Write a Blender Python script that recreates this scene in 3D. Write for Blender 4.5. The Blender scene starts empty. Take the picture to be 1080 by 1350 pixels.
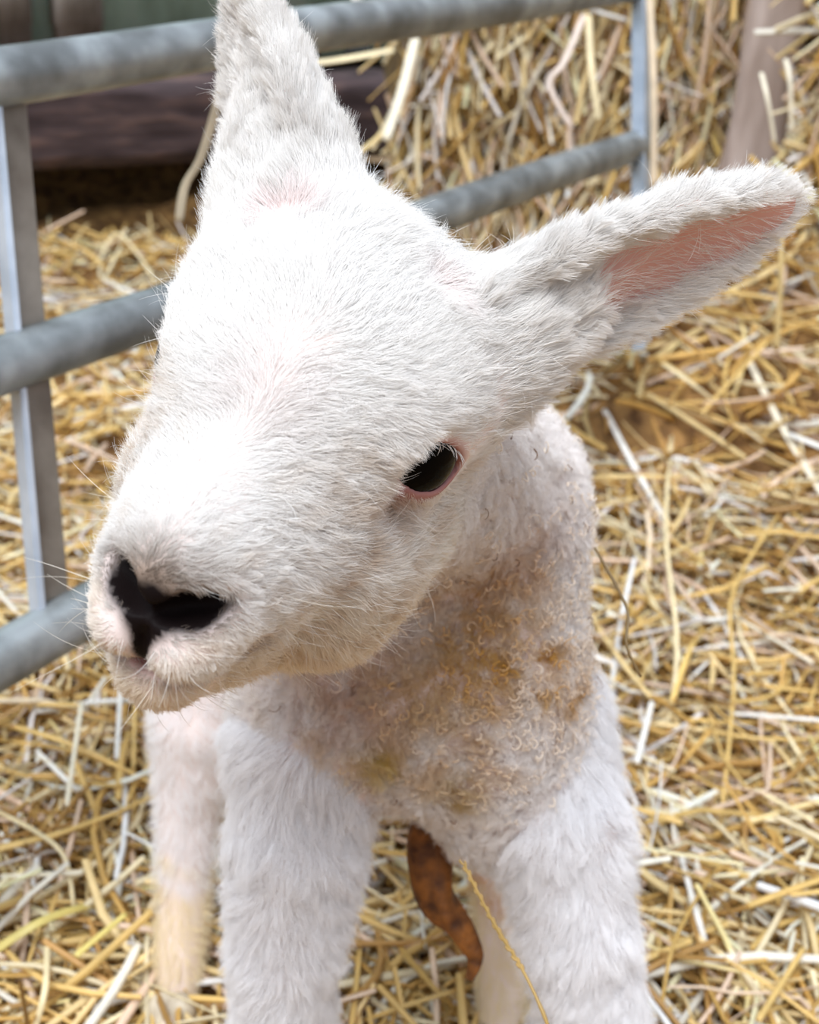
DRAFT = False
import bpy, math
import numpy as np
from mathutils import Vector, kdtree
import os

rng = np.random.default_rng(7)
SC = bpy.context.scene
COL = SC.collection

# ------------------------------------------------------------------ camera frame (used to lay the place out)
F = 1700.0; CAM = np.array([0, 0, .68]); PITCH = math.radians(26); ROLL = math.radians(4)
_r = np.array([1., 0, 0]); FWD = np.array([0, math.cos(PITCH), -math.sin(PITCH)]); _u = np.array([0, math.sin(PITCH), math.cos(PITCH)])
RT = math.cos(ROLL)*_r + math.sin(ROLL)*_u
UP = -math.sin(ROLL)*_r + math.cos(ROLL)*_u

def ray(px, py):
    return FWD + RT*(px-540)/F - UP*(py-675)/F
def aty(px, py, Y):            # point on the plane y = Y
    d = ray(px, py); return CAM + d*(Y/d[1])
def atd(px, py, D):            # point at optical depth D
    return CAM + ray(px, py)*D
def atz(px, py, Z=0.0):        # point on the plane z = Z
    d = ray(px, py); return CAM + d*((Z-CAM[2])/d[2])

# ------------------------------------------------------------------ object helpers
def link(name, data, parent=None):
    o = bpy.data.objects.new(name, data); COL.objects.link(o)
    if parent is not None: o.parent = parent
    return o
def tag(o, label=None, cat=None, group=None, kind=None):
    if label: o['label'] = label
    if cat: o['category'] = cat
    if group: o['group'] = group
    if kind: o['kind'] = kind
    return o
def npmesh(name, V, faces, mat=None, parent=None, smooth=True, col=None, fcol=None):
    """faces: (n,3) or (n,4) int array"""
    V = np.asarray(V, np.float32); faces = np.asarray(faces, np.int32)
    me = bpy.data.meshes.new(name)
    me.vertices.add(len(V)); me.vertices.foreach_set('co', V.ravel())
    k = faces.shape[1]
    me.loops.add(faces.size); me.loops.foreach_set('vertex_index', faces.ravel())
    me.polygons.add(len(faces)); me.polygons.foreach_set('loop_start', np.arange(0, faces.size, k, dtype=np.int32))
    me.polygons.foreach_set('loop_total', np.full(len(faces), k, np.int32))
    me.update(calc_edges=True); me.validate()
    if smooth: me.polygons.foreach_set('use_smooth', np.ones(len(me.polygons), bool))
    if col is not None:
        c = np.ones((len(V), 4), np.float32); c[:, :3] = col
        a = me.attributes.new('tint', 'FLOAT_COLOR', 'POINT'); a.data.foreach_set('color', c.ravel())
    if mat: me.materials.append(mat)
    return link(name, me, parent) if name else me

def mat_new(name):
    m = bpy.data.materials.new(name); m.use_nodes = True
    return m, m.node_tree, m.node_tree.nodes['Principled BSDF']
def N(nt, t, **kw):
    n = nt.nodes.new(t)
    for k, v in kw.items():
        if hasattr(n, k): setattr(n, k, v)
        else: n.inputs[k].default_value = v
    return n

# ------------------------------------------------------------------ smooth noise
class Noise:
    def __init__(s, freq, seed, n=14):
        g = np.random.default_rng(seed)
        d = g.normal(size=(n, 3)); d /= np.linalg.norm(d, axis=1)[:, None]
        s.k = d*freq*2*np.pi*g.uniform(.5, 1.5, (n, 1)); s.p = g.uniform(0, 6.28, (n, 3)); s.n = n
    def __call__(s, P):         # (N,3) vector noise ~unit variance
        a = P @ s.k.T
        return np.stack([np.sin(a+s.p[:, j]).sum(1) for j in range(3)], 1)*math.sqrt(2/s.n)

# ------------------------------------------------------------------ distance shapes
def smin(a, b, k):
    h = np.clip(.5+.5*(b-a)/k, 0, 1); return b*(1-h)+a*h-k*h*(1-h)
def smax(a, b, k): return -smin(-a, -b, k)
def ell(P, c, r, R=None):
    p = P-np.asarray(c, np.float32)
    if R is not None: p = p @ R
    r = np.asarray(r, np.float32)
    k0 = np.sqrt(((p/r)**2).sum(-1)); k1 = np.sqrt(((p/r**2)**2).sum(-1))+1e-9
    return k0*(k0-1)/k1
def cone(P, a, b, r1, r2):
    a = np.asarray(a, np.float32); b = np.asarray(b, np.float32); ba = b-a
    h = np.clip(((P-a)@ba)/(ba@ba), 0, 1)
    return np.sqrt(((P-a-h[..., None]*ba)**2).sum(-1))-(r1+(r2-r1)*h)
def rotm(rx=0, ry=0, rz=0):
    rx, ry, rz = map(math.radians, (rx, ry, rz))
    cx, sx, cy, sy, cz, sz = math.cos(rx), math.sin(rx), math.cos(ry), math.sin(ry), math.cos(rz), math.sin(rz)
    Rx = np.array([[1, 0, 0], [0, cx, -sx], [0, sx, cx]]); Ry = np.array([[cy, 0, sy], [0, 1, 0], [-sy, 0, cy]]); Rz = np.array([[cz, -sz, 0], [sz, cz, 0], [0, 0, 1]])
    return (Rz@Ry@Rx).astype(np.float32)

def surface(fn, lo, hi, h):
    """surface nets over a sparsely evaluated grid"""
    lo = np.asarray(lo, float); n = np.ceil((np.asarray(hi)-lo)/h/8).astype(int)*8
    # coarse pass
    B = 8; nb = n//B
    ci = np.stack(np.meshgrid(*[np.arange(k) for k in nb], indexing='ij'), -1).reshape(-1, 3)
    cc = (lo+(ci+.5)*B*h).astype(np.float32)
    d = fn(cc); act = np.abs(d) < B*h*1.5
    G = np.empty(n+1, np.float32)
    sgn = np.where(d < 0, -1., 1.).reshape(nb)
    G[:-1, :-1, :-1] = np.repeat(np.repeat(np.repeat(sgn, B, 0), B, 1), B, 2)
    G[-1] = 1; G[:, -1] = 1; G[:, :, -1] = 1
    off = np.stack(np.meshgrid(*[np.arange(B+1)]*3, indexing='ij'), -1).reshape(-1, 3)
    A = ci[act]
    for s in range(0, len(A), 1200):
        idx = (A[s:s+1200, None]*B+off[None]).reshape(-1, 3)
        v = fn((lo+idx*h).astype(np.float32)); G[idx[:, 0], idx[:, 1], idx[:, 2]] = v
    S = G < 0
    c = np.zeros(n, np.int8)
    for dx in (0, 1):
        for dy in (0, 1):
            for dz in (0, 1): c += S[dx:n[0]+dx, dy:n[1]+dy, dz:n[2]+dz]
    cells = np.argwhere((c > 0) & (c < 8)); idm = -np.ones(n, np.int32); idm[tuple(cells.T)] = np.arange(len(cells))
    acc = np.zeros((len(cells), 3)); cnt = np.zeros(len(cells))
    cor = [np.array(q) for q in np.ndindex(2, 2, 2)]
    for a in cor:
        for ax in range(3):
            if a[ax]: continue
            b = a.copy(); b[ax] = 1
            va = G[tuple((cells+a).T)]; vb = G[tuple((cells+b).T)]; x = (va < 0) != (vb < 0)
            t = np.where(x, va/np.where(x, va-vb, 1), 0)
            p = np.repeat(a[None], len(cells), 0).astype(float); p[:, ax] += t
            acc[x] += p[x]; cnt[x] += 1
    V = lo+(cells+acc/cnt[:, None])*h
    quads = []
    for ax in range(3):
        u, v = (ax+1) % 3, (ax+2) % 3
        sl0 = [slice(1, n[0]), slice(1, n[1]), slice(1, n[2])]; sl1 = list(sl0)
        sl0[ax] = slice(0, n[ax]); sl1[ax] = slice(1, n[ax]+1)
        a = S[tuple(sl0)]; b = S[tuple(sl1)]
        for flip in (0, 1):
            e = np.argwhere((a & ~b) if not flip else (~a & b)); st = np.array([1, 1, 1]); st[ax] = 0; e = e+st
            du = np.zeros(3, int); du[u] = 1; dv = np.zeros(3, int); dv[v] = 1
            q = [idm[tuple((e-o).T)] for o in (du+dv, dv, 0*du, du)]
            q = np.stack(q if not flip else q[::-1], 1)
            quads.append(q)
    Q = np.concatenate(quads); Q = Q[(Q >= 0).all(1)]
    return V, Q
HEAD_ROT = (0, -13.5, 165.2)
HEAD_T = (-.0345, .376, .532)
EARL = dict(bt=(atd(672, 412, .418), atd(1036, 254, .420)), n=tuple(-FWD*.62-UP*.95-RT*.1), W=.0235, cup=13., bend=.05)
EARR = dict(bt=(atd(402, 262, .430), atd(324, -8, .437)), n=tuple(-FWD*.45-RT*.9), W=.0235, cup=15., bend=.04)
SUN = (64, -160, 3.1, (.95, .975, 1.), 30)     # elevation, azimuth (0 = away from camera, - = left), strength
WORLD_S = 1.0
APERT_MM = 3.0
EXPO = 0.15
# ================================================================== the lamb
S_ = 1.1                                                     # head model scale
HR = rotm(*HEAD_ROT); HT = np.array(HEAD_T, np.float32)
def h2w(p): return (np.asarray(p, np.float32)*S_) @ HR.T + HT
def w2h(P): return ((P-HT) @ HR)/S_
f32 = lambda *a: np.array(a, np.float32)

EYE = f32(.0290, -.0010, -.001); EYE_R = .0165                   # mirrored; head units
eye_ax = f32(.79, .60, .10); eye_ax /= np.linalg.norm(eye_ax)
ea = np.cross(f32(0, 0, 1), eye_ax); ea /= np.linalg.norm(ea)   # points to the rear/forward along the slit
eb = np.cross(eye_ax, ea)
def slit_axes():
    t = math.radians(10); return math.cos(t)*ea+math.sin(t)*eb, -math.sin(t)*ea+math.cos(t)*eb
sa, sb = slit_axes()

def head_sdf(q):
    """q in head units; +y to the nose, +z up; mirrored in x"""
    m = q.copy(); m[..., 0] = np.abs(m[..., 0])
    d = ell(m, (0, -.022, .010), (.0405, .042, .040))                       # cranium
    d = smin(d, ell(m, (0, .006, .006), (.037, .034, .034)), .016)         # forehead
    d = smin(d, ell(m, (.0265, .000, .008), (.015, .021, .015)), .014)      # brow
    d = smin(d, cone(m, (0, .018, -.002), (0, .072, -.0165), .0265, .0150), .016)  # bridge and muzzle
    d = smin(d, cone(m, (.010, .02, -.024), (.005, .068, -.029), .026, .0150), .014)
    d = smin(d, ell(m, (.023, -.014, -.045), (.023, .043, .038), rotm(14)), .016)   # cheek / jaw
    d = smin(d, cone(m, (0, -.002, -.058), (0, .068, -.0490), .027, .0130), .010)   # lower jaw
    d = smin(d, ell(m, (.0070, .0775, -.0325), (.0100, .0125, .0095)), .005)  # upper lip pads
    d = smin(d, ell(m, (0, .0790, -.0185), (.0105, .0105, .0100)), .007)      # nose pad
    # nostril: a comma slanting out and up
    nr = rotm(0, -22, 30)
    d = smax(d, -ell(m, (.0056, .0860, -.0212), (.0050, .0100, .0032), nr), .0025)
    d = smax(d, -ell(m, (.0102, .0830, -.0182), (.0036, .0090, .0048), nr), .003)
    # philtrum and mouth line
    d = smax(d, -ell(m, (0, .0915, -.033), (.0011, .006, .008)), .002)
    mz = -.0425+.9*np.maximum(m[..., 0]-.006, 0)*0-5*(np.maximum(m[..., 0]-.003, 0))**2+.25*np.maximum(.08-m[..., 1], 0)
    slot = np.maximum(np.abs(m[..., 2]-mz)-.0007, np.abs(m[..., 1]-.080)-.028)
    slot = np.maximum(slot, m[..., 0]-.026)
    d = smax(d, -slot, .003)
    # eye: socket hollow, lids round the ball, almond opening
    e = m-EYE
    d = smax(d, -ell(m, EYE+eye_ax*.016, (.010, .013, .009)), .008)
    d = smax(d, -ell(m, EYE+f32(.0095, .0195, -.008), (.0085, .0145, .0075)), .010)  # tear hollow in front of the eye
    lid = np.sqrt((e**2).sum(-1))-(EYE_R+.0016)
    d = smin(d, lid, .005)
    a = e@sa; b = e@sb; o = e@eye_ax
    R0 = .0178; hh = .0103
    alm = np.maximum(np.sqrt(a*a+(b+hh)**2), np.sqrt(a*a+(b-hh)**2))-R0
    alm = np.maximum(alm, -o+.002)
    d = smax(d, -alm, .0012)
    d = np.maximum(d, -(np.sqrt((e**2).sum(-1))-(EYE_R-.0004))*1.0) if False else d
    # horn-bud dimples
    d = smax(d, -ell(m, (.024, -.012, .046), (.006, .006, .006)), .006)
    return d*S_*.9

# ---- ears (world units): frame = base, length dir u, opening normal n, width dir w
def ear_frame(base, tip, nrm):
    base = np.asarray(base, float); u = np.asarray(tip)-base; L = np.linalg.norm(u); u /= L
    n = np.asarray(nrm, float); n -= n@u*u; n /= np.linalg.norm(n); w = np.cross(u, n)
    return dict(b=base.astype(np.float32), L=L, M=np.stack([u, w, n], 1).astype(np.float32))
def ear_W(s, E):              # half width along the ear
    s = np.clip(s, 0, 1)
    return E['W']*(np.where(s < .32, .80+.20*np.sin(s/.32*np.pi/2), np.clip(1-((s-.32)/.70)**2, 0, 1)**.72))
def ear_local(P, E):
    return (P-E['b']) @ E['M']
def ear_sdf(P, E):
    q = ear_local(P, E); s = q[..., 0]/E['L']; W = ear_W(s, E)
    q0 = q[..., 1]; k = E['cup']*(1.6-np.clip(s, 0, 1)*.9)
    surf = k*q0*q0 + E['bend']*(np.clip(s, 0, 1.1)**2)*E['L'] - k*W*W*.35
    t = .0032*(1-.30*np.clip(s, 0, 1))
    dn = np.abs(q[..., 2]-surf)/np.sqrt(1+(2*k*q0)**2)-t*.5
    dw = np.abs(q0)-W; du = np.maximum(-q[..., 0]-.01, q[..., 0]-E['L']*1.0)
    dd = np.sqrt(np.maximum(dn, 0)**2+np.maximum(dw, 0)**2+np.maximum(du, 0)**2)+np.minimum(np.maximum(dn, np.maximum(dw, du)), 0)
    return (dd-.0009)*.8
EL = ear_frame(*EARL['bt'], EARL['n']); EL.update(EARL)
ER = ear_frame(*EARR['bt'], EARR['n']); ER.update(EARR)

def leg(P, pts, rad, k=.003):
    d = None
    for i in range(len(pts)-1):
        c = cone(P, pts[i], pts[i+1], rad[i], rad[i+1]); d = c if d is None else smin(d, c, k)
    return d
LEGS = dict(
  FR=([aty(404, 985, .482), aty(391, 1095, .470), aty(378, 1240, .462), aty(374, 1345, .462), np.array([-.068, .468, .085]), np.array([-.068, .455, .022])], [.030, .028, .022, .0205, .016, .015]),
  FL=([aty(722, 945, .52), aty(743, 1095, .482), aty(762, 1230, .465), aty(779, 1340, .462), np.array([.086, .468, .085]), np.array([.086, .455, .022])], [.026, .0258, .022, .0212, .015, .015]),
  HR=([f32(-.078, .765, .385), aty(262, 950, .675), aty(246, 1080, .665), aty(241, 1180, .650), aty(232, 1320, .615), aty(232, 1330, .61)*f32(1, .975, 0)+f32(0, 0, .012)], [.052, .028, .0185, .0150, .0140, .014]),
  HL=([f32(-.004, .765, .385), aty(640, 1000, .675), aty(652, 1090, .665), aty(658, 1170, .650), aty(662, 1310, .615), aty(662, 1325, .61)*f32(1, .975, 0)+f32(0, 0, .012)], [.052, .028, .0185, .0150, .0140, .014]))
def body_only(P):
    P = P-f32(0, 0, .06)
    d = ell(P, (-.002, .555, .318), (.065, .085, .086))                      # chest and shoulders
    d = smin(d, ell(P, (-.044, .68, .314), (.056, .13, .076), rotm(0, 0, 8)), .03)   # barrel
    d = smin(d, ell(P, (-.040, .79, .335), (.068, .070, .078)), .03)         # rump
    d = smin(d, cone(P, (-.045, .86, .36), (-.05, .885, .24), .012, .010), .02)  # tail
    d = smin(d, ell(P, (.048, .515, .275), (.036, .054, .090)), .03)         # left shoulder
    d = smin(d, ell(P, (-.037, .515, .300), (.036, .050, .075)), .03)       # right shoulder
    d = smin(d, ell(P, (.002, .505, .285), (.055, .045, .055)), .03)       # brisket
    return d
def neck(P):
    return cone(P, (.030, .545, .425), h2w((-.004, -.036, -.018)), .047, .038)
def parts_sdf(P):
    out = {}
    q = w2h(P); out['head'] = head_sdf(q)
    out['earL'] = ear_sdf(P, EL); out['earR'] = ear_sdf(P, ER)
    out['body'] = smin(body_only(P), neck(P), .03)
    for k_, (pt, rd) in LEGS.items(): out['leg'+k_] = leg(P, pt, rd)
    return out
def lamb_sdf(P):
    o = parts_sdf(P)
    ear = np.minimum(o['earL'], o['earR'])
    # ear roots
    root = np.minimum(cone(P, h2w((-.030, -.030, .014)), EL['b']+EL['M'][:, 0]*.045-EL['M'][:, 2]*.003, .027, .006), cone(P, h2w((.019, -.030, .020)), ER['b']+ER['M'][:, 0]*.055-ER['M'][:, 2]*.004, .031, .007))
    hd = smin(o['head'], root, .018); hd = smin(hd, ear, .007)
    b = o['body']
    for k_ in LEGS: b = smin(b, o['leg'+k_], .022)
    d = smin(hd, b, .018)
    # keep nostrils, eyes as cut
    return d
# ================================================================== mesh smoothing / sampling / hair
def vnormals(V, Q):
    a = V[Q[:, 2]]-V[Q[:, 0]]; b = V[Q[:, 3]]-V[Q[:, 1]]; fn = np.cross(a, b); Nn = np.zeros_like(V)
    for k in range(4): np.add.at(Nn, Q[:, k], fn)
    return Nn/(np.linalg.norm(Nn, axis=1)[:, None]+1e-12)
def laplace(V, Q, mask, it):
    e = np.concatenate([Q[:, [0, 1]], Q[:, [1, 2]], Q[:, [2, 3]], Q[:, [3, 0]]]); e = np.concatenate([e, e[:, ::-1]])
    cnt = np.bincount(e[:, 0], minlength=len(V))[:, None]
    for _ in range(it):
        s = np.stack([np.bincount(e[:, 0], weights=V[e[:, 1], k], minlength=len(V)) for k in range(3)], 1)/np.maximum(cnt, 1)
        V = np.where(mask[:, None], V*.4+s*.6, V)
    return V
def unit(a): return a/(np.linalg.norm(a, axis=-1, keepdims=True)+1e-12)

def sample(V, Q, Nn, fmask, n, weight=None):
    q = Q[fmask]; area = np.linalg.norm(np.cross(V[q[:, 2]]-V[q[:, 0]], V[q[:, 3]]-V[q[:, 1]]), axis=1)/2
    w = area if weight is None else area*weight[fmask]
    tot = area.sum()
    pick = rng.choice(len(q), n, p=w/w.sum()); u, v = rng.random((2, n, 1)); q = q[pick]
    W = [(1-u)*(1-v), u*(1-v), u*v, (1-u)*v]
    P = sum(V[q[:, k]]*W[k] for k in range(4)); nn = unit(sum(Nn[q[:, k]]*W[k] for k in range(4)))
    return P, nn

def hair(name, parent, P, nn, flow, L, mat, color, rise=(35, 82), clump=.55, cgrid=.004, rad=.00006, K=6,
         wob=.25, wfreq=70, droop=0., curl=0., curl_turns=1.5, seed=1, wavy=1., rnd=.12):
    """P roots, nn normals, flow combing direction, L lengths, color (n,3)"""
    n = len(P); g = np.random.default_rng(seed)
    t = flow-(flow*nn).sum(1)[:, None]*nn; t = unit(t)
    nz = Noise(wfreq, seed)(P); nz2 = Noise(wfreq*4, seed+1)(P)
    t = t+wob*nz+wob*.5*nz2+g.normal(size=(n, 3))*rnd; t = unit(t-(t*nn).sum(1)[:, None]*nn)
    b = np.cross(nn, t)
    a0, a1 = np.radians(rise[0]), np.radians(rise[1]); s = np.linspace(0, 1, K)
    jit = 1+g.normal(size=(n, 1))*.14+.12*nz[:, :1]
    pts = np.zeros((n, K, 3)); pts[:, 0] = P-nn*.0006
    cv = (g.normal(size=(n, 1))*.35+nz2[:, 1:2]*.15)*wavy
    for i in range(1, K):
        sm = (s[i]+s[i-1])/2; an = (a0+(a1-a0)*sm**.7)*jit; an = np.clip(an, 0, 1.75)
        bend = cv*sm
        d = nn*np.cos(an)+np.sin(an)*(t*np.cos(bend)+b*np.sin(bend)); d[:, 2] -= droop*sm; d = unit(d)
        pts[:, i] = pts[:, i-1]+d*(L[:, None]/(K-1))
    if clump > 0:
        m = max(8, int(n*0+len(P)*0+0)); 
        cell = np.floor((P+g.uniform(0, 1, 3))/cgrid).astype(np.int64)
        key = cell[:, 0]*73856093 ^ cell[:, 1]*19349663 ^ cell[:, 2]*83492791
        _, first = np.unique(key, return_index=True)
        kd = kdtree.KDTree(len(first))
        for j, i in enumerate(first): kd.insert(P[i], j)
        kd.balance()
        near = np.fromiter((kd.find(p)[1] for p in P), np.int64, n); c = first[near]
        cs = pts[c]; rel = (P-P[c])[:, None]*(1-.92*s[None, :, None]**.8)
        cl = clump*(.2+1.5*g.random((len(first), 1, 1))[near])*(.7+.6*g.random((n, 1, 1)))
        tgt = cs+rel
        pts += (tgt-pts)*np.clip(cl*s[None, :, None]**1.1, 0, 1)
        ph = g.uniform(0, 6.28, len(first))[near]; rr = g.uniform(.5, 1.3, len(first))[near]
    else:
        ph = g.uniform(0, 6.28, n); rr = np.ones(n)
    if curl > 0:
        ph = ph+g.normal(size=n)*.6
        th = ph[:, None]+s[None]*2*np.pi*curl_turns*rr[:, None]
        r = curl*rr[:, None]*np.minimum(s*2.5, 1)[None]
        pts += (b[:, None]*np.cos(th)[..., None]+nn[:, None]*(np.sin(th)*.6)[..., None]+t[:, None]*(np.sin(th)*.6)[..., None]-0)*r[..., None]
    pts = pts.astype(np.float32)
    hc = bpy.data.hair_curves.new(name); hc.add_curves([K]*n)
    hc.attributes['position'].data.foreach_set('vector', pts.ravel())
    ra = hc.attributes.get('radius') or hc.attributes.new('radius', 'FLOAT', 'POINT')
    taper = rad*(1-.75*s**2)
    ra.data.foreach_set('value', (taper[None]*(.7+.6*g.random((n, 1)))).astype(np.float32).ravel())
    c = np.ones((n, 4), np.float32); c[:, :3] = color*(1+g.normal(size=(n, 1))*.03)
    at = hc.attributes.new('tint', 'FLOAT_COLOR', 'CURVE'); at.data.foreach_set('color', np.clip(c, 0, 1).ravel())
    hc.materials.append(mat)
    return link(name, hc, parent)
H_ = .002 if DRAFT else .0015
V, Q = surface(lamb_sdf, (-.19, .25, -.01), (.21, .95, .68), H_)
V = V.astype(np.float32)
ps = parts_sdf(V)
keys = list(ps); lab = np.argmin(np.stack([ps[k] for k in keys]), 0)
is_ear = (lab == 1) | (lab == 2)
V = laplace(V, Q, is_ear & (w2h(V)[:, 1] < .02), 4).astype(np.float32)
Nn = vnormals(V, Q)
q = w2h(V); m = np.abs(q[:, :1]) ; qm = np.concatenate([m, q[:, 1:]], 1)
fl = lab[Q[:, 0]]; FC = V[Q].mean(1); qf = w2h(FC); qfm = qf.copy(); qfm[:, 0] = abs(qfm[:, 0])

def blob(P, c, r): return np.exp(-(((P-np.asarray(c))/np.asarray(r))**2).sum(-1))
# ---- skin colour (pigment only)
def mix(a, b, w): return a*(1-w[:, None])+np.asarray(b)*w[:, None]
skin = np.tile(np.array([.86, .73, .69]), (len(V), 1))
def nose_mask(qm):
    a = blob(qm, (.0, .089, -.0220), (.0050, .010, .0070)); b = blob(qm, (.0092, .084, -.0198), (.0056, .011, .0042))
    c = blob(qm, (0, .093, -.033), (.0018, .012, .010))
    return np.clip(1.6*(a+b+c), 0, 1)
nm = nose_mask(qm)
def mouth_mask(m, t=.0016):
    mz = -.0425-5*(np.maximum(m[:, 0]-.003, 0))**2+.25*np.maximum(.08-m[:, 1], 0)
    return np.exp(-((m[:, 2]-mz)/t)**2)*np.clip((m[:, 1]-.052)/.008, 0, 1)*np.clip((.027-m[:, 0])/.004, 0, 1)
def pad_mask(m): return np.clip(1.25*blob(m, (0, .0850, -.0135), (.0120, .012, .0062)), 0, 1)
lip = mouth_mask(qm, .0030)
skin = mix(skin, (.24, .17, .12), pad_mask(qm)*.9)
skin = mix(skin, (.30, .13, .12), np.clip(lip*1.2, 0, 1))
skin = mix(skin, (.008, .005, .005), np.clip(nm*2.4-.25, 0, 1))
e = (qm-EYE); er = np.sqrt((e**2).sum(1)); lidw = np.clip((EYE_R+.0035-er)/.002, 0, 1)
skin = mix(skin, (.38, .15, .14), lidw*.9)
earL_in = is_ear & (lab == 1); 
for E_, L_ in ((EL, 1), (ER, 2)):
    lc_ = ear_local(V, E_); k_ = (lab == L_); s_ = lc_[:, 0]/E_['L']; inn_ = np.clip(((Nn@E_['M'][:, 2])-.0)/.4, 0, 1)*np.clip((s_-.22)/.12, 0, 1)
    skin = np.where(k_[:, None], mix(skin, (.97, .60, .53), inn_), skin)

msk, nt, bs = mat_new('skin')
at = N(nt, 'ShaderNodeAttribute', attribute_name='tint'); nt.links.new(at.outputs['Color'], bs.inputs['Base Color'])
bs.inputs['Roughness'].default_value = .55
bs.inputs['Specular IOR Level'].default_value = .06
tls = N(nt, 'ShaderNodeBsdfTranslucent'); nt.links.new(at.outputs['Color'], tls.inputs['Color']); mxs = N(nt, 'ShaderNodeMixShader'); ivs = N(nt, 'ShaderNodeMath', operation='SUBTRACT'); ivs.inputs[0].default_value = 1.
nt.links.new(at.outputs['Alpha'], ivs.inputs[1]); nt.links.new(ivs.outputs[0], mxs.inputs[0]); nt.links.new(bs.outputs[0], mxs.inputs[1]); nt.links.new(tls.outputs[0], mxs.inputs[2]); nt.links.new(mxs.outputs[0], nt.nodes['Material Output'].inputs['Surface'])
bp = N(nt, 'ShaderNodeBump'); nz = N(nt, 'ShaderNodeTexNoise'); nz.inputs['Scale'].default_value = 900; bp.inputs['Strength'].default_value = .25; bp.inputs['Distance'].default_value = .0005
nt.links.new(nz.outputs['Fac'], bp.inputs['Height']); nt.links.new(bp.outputs['Normal'], bs.inputs['Normal'])

lamb = link('lamb', None); lamb.location = (0, 0, 0)
tag(lamb, 'white newborn lamb standing on straw, head lowered and turned, ears out', 'lamb')
body = npmesh('body', V, Q, msk, lamb, col=skin)
_c = np.ones((len(V), 4), np.float32); _c[:, :3] = skin; _c[:, 3] = np.where(is_ear, .6, 1.); body.data.attributes['tint'].data.foreach_set('color', _c.ravel())

def fur_mat(name, tr=.15, rough=.55):
    m_, nt, bs = mat_new(name)
    at = N(nt, 'ShaderNodeAttribute', attribute_name='tint')
    bs.inputs['Roughness'].default_value = rough; bs.inputs['Specular IOR Level'].default_value = .35
    nt.links.new(at.outputs['Color'], bs.inputs['Base Color'])
    tl = N(nt, 'ShaderNodeBsdfTranslucent'); nt.links.new(at.outputs['Color'], tl.inputs['Color'])
    mx = N(nt, 'ShaderNodeMixShader'); mx.inputs[0].default_value = tr
    nt.links.new(bs.outputs[0], mx.inputs[1]); nt.links.new(tl.outputs[0], mx.inputs[2])
    nt.links.new(mx.outputs[0], nt.nodes['Material Output'].inputs['Surface'])
    return m_
mfur = fur_mat('lamb_hair'); mwool = fur_mat('lamb_wool')
dens = .35 if DRAFT else 1.0
WHITE = np.array([.93, .91, .885])

def view_w(FCs):              # fewer hairs on the far side of the lamb
    nf = np.cross(V[Q[:, 2]]-V[Q[:, 0]], V[Q[:, 3]]-V[Q[:, 1]]); nf = unit(nf); d = unit(CAM-FC)
    return np.clip((nf*d).sum(1)+.75, .12, 1)
VW = view_w(FC)

def slit_d(m):                     # distance outside the eye opening, in the plane of the lids
    e = m-EYE; a = e@sa; b = e@sb; o = e@eye_ax; hh = .0103; R0 = .0178
    d = np.maximum(np.sqrt(a*a+(b+hh)**2), np.sqrt(a*a+(b-hh)**2))-R0-.0011
    return np.where(o > 0, d, .05)
# ------------ head hair
eyef = (qfm-EYE); eyer = np.sqrt((eyef**2).sum(1))
nmf = nose_mask(qfm)
mouth_in = mouth_mask(qfm, .0014)
hm = (fl == 0)
hw = VW*np.clip(slit_d(qfm)/.0012, 0, 1)*np.clip(1-5*(nmf-.34), .0, 1)*np.clip(1-mouth_in*1.5, 0, 1)*np.where(qf[:, 1] < -.055, .3, 1)
P, nn = sample(V, Q, Nn, hm, int(230000*dens), hw)
def head_flow(ql):
    mm = ql.copy(); sx = np.sign(mm[:, 0]); mm[:, 0] = abs(mm[:, 0])
    f = np.zeros_like(mm); f[:, 1] = -1
    f[:, 0] += .55+10*mm[:, 0]*0                      # sweep outward
    f[:, 2] += -.25
    up = np.clip((mm[:, 2]-.010)/.02, 0, 1)*np.clip((.03-mm[:, 1])/.03, 0, 1)  # crown: back and up
    f[:, 2] += .9*up; f[:, 0] += .2*up
    low = np.clip((-.02-mm[:, 2])/.02, 0, 1); f[:, 2] -= .35*low; f[:, 0] -= .35*low
    front = np.clip((mm[:, 1]-.082)/.01, 0, 1); f[:, 0] += .6*front; f[:, 2] += np.where(mm[:, 2] < -.028, -.8, .5)*front
    # swirl at the horn buds
    for c in ((.024, -.012, .046),):
        dd = mm-np.asarray(c); w = np.exp(-(dd**2).sum(1)/.009**2)[:, None]; f = f*(1-w)+unit(dd)*w
    ev = mm-EYE; ev = ev-(ev@eye_ax)[:, None]*eye_ax; sd = slit_d(mm); we = (1.5*np.exp(-(np.maximum(sd, 0)/.0045)**2)*(sd < .04))[:, None]
    f = f+unit(ev)*we
    f[:, 0] *= np.tanh(ql[:, 0]/.007)+.0*sx
    f[:, 0] += Noise(22, 66)(ql)[:, 0]*.35*np.exp(-(ql[:, 0]/.015)**2)
    return f @ HR.T
ql = w2h(P); qlm = ql.copy(); qlm[:, 0] = abs(qlm[:, 0])
ed = np.sqrt(((qlm-EYE)**2).sum(1))
Lh = .0095*np.ones(len(P))
Lh *= .52+.48*np.clip((.085-qlm[:, 1])/.045, 0, 1)        # shorter to the nose
Lh *= .30+.70*np.clip(slit_d(qlm)/.009, 0, 1)
Lh *= 1+.35*np.clip(-qlm[:, 1]/.03, 0, 1)
Lh *= 1-.25*np.clip((qlm[:, 1]-.055)/.015, 0, 1)*np.clip((-.024-qlm[:, 2])/.006, 0, 1)
Lh *= (1-.6*np.clip(nose_mask(qlm)*3, 0, 1))*(.75+.5*rng.random(len(P)))
col = np.tile(WHITE, (len(P), 1))
col = mix(col, (.90, .84, .72), .5*np.clip((-.02-qlm[:, 2])/.02, 0, 1))  # creamy lower fur, with warm shade put into the tint
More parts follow.
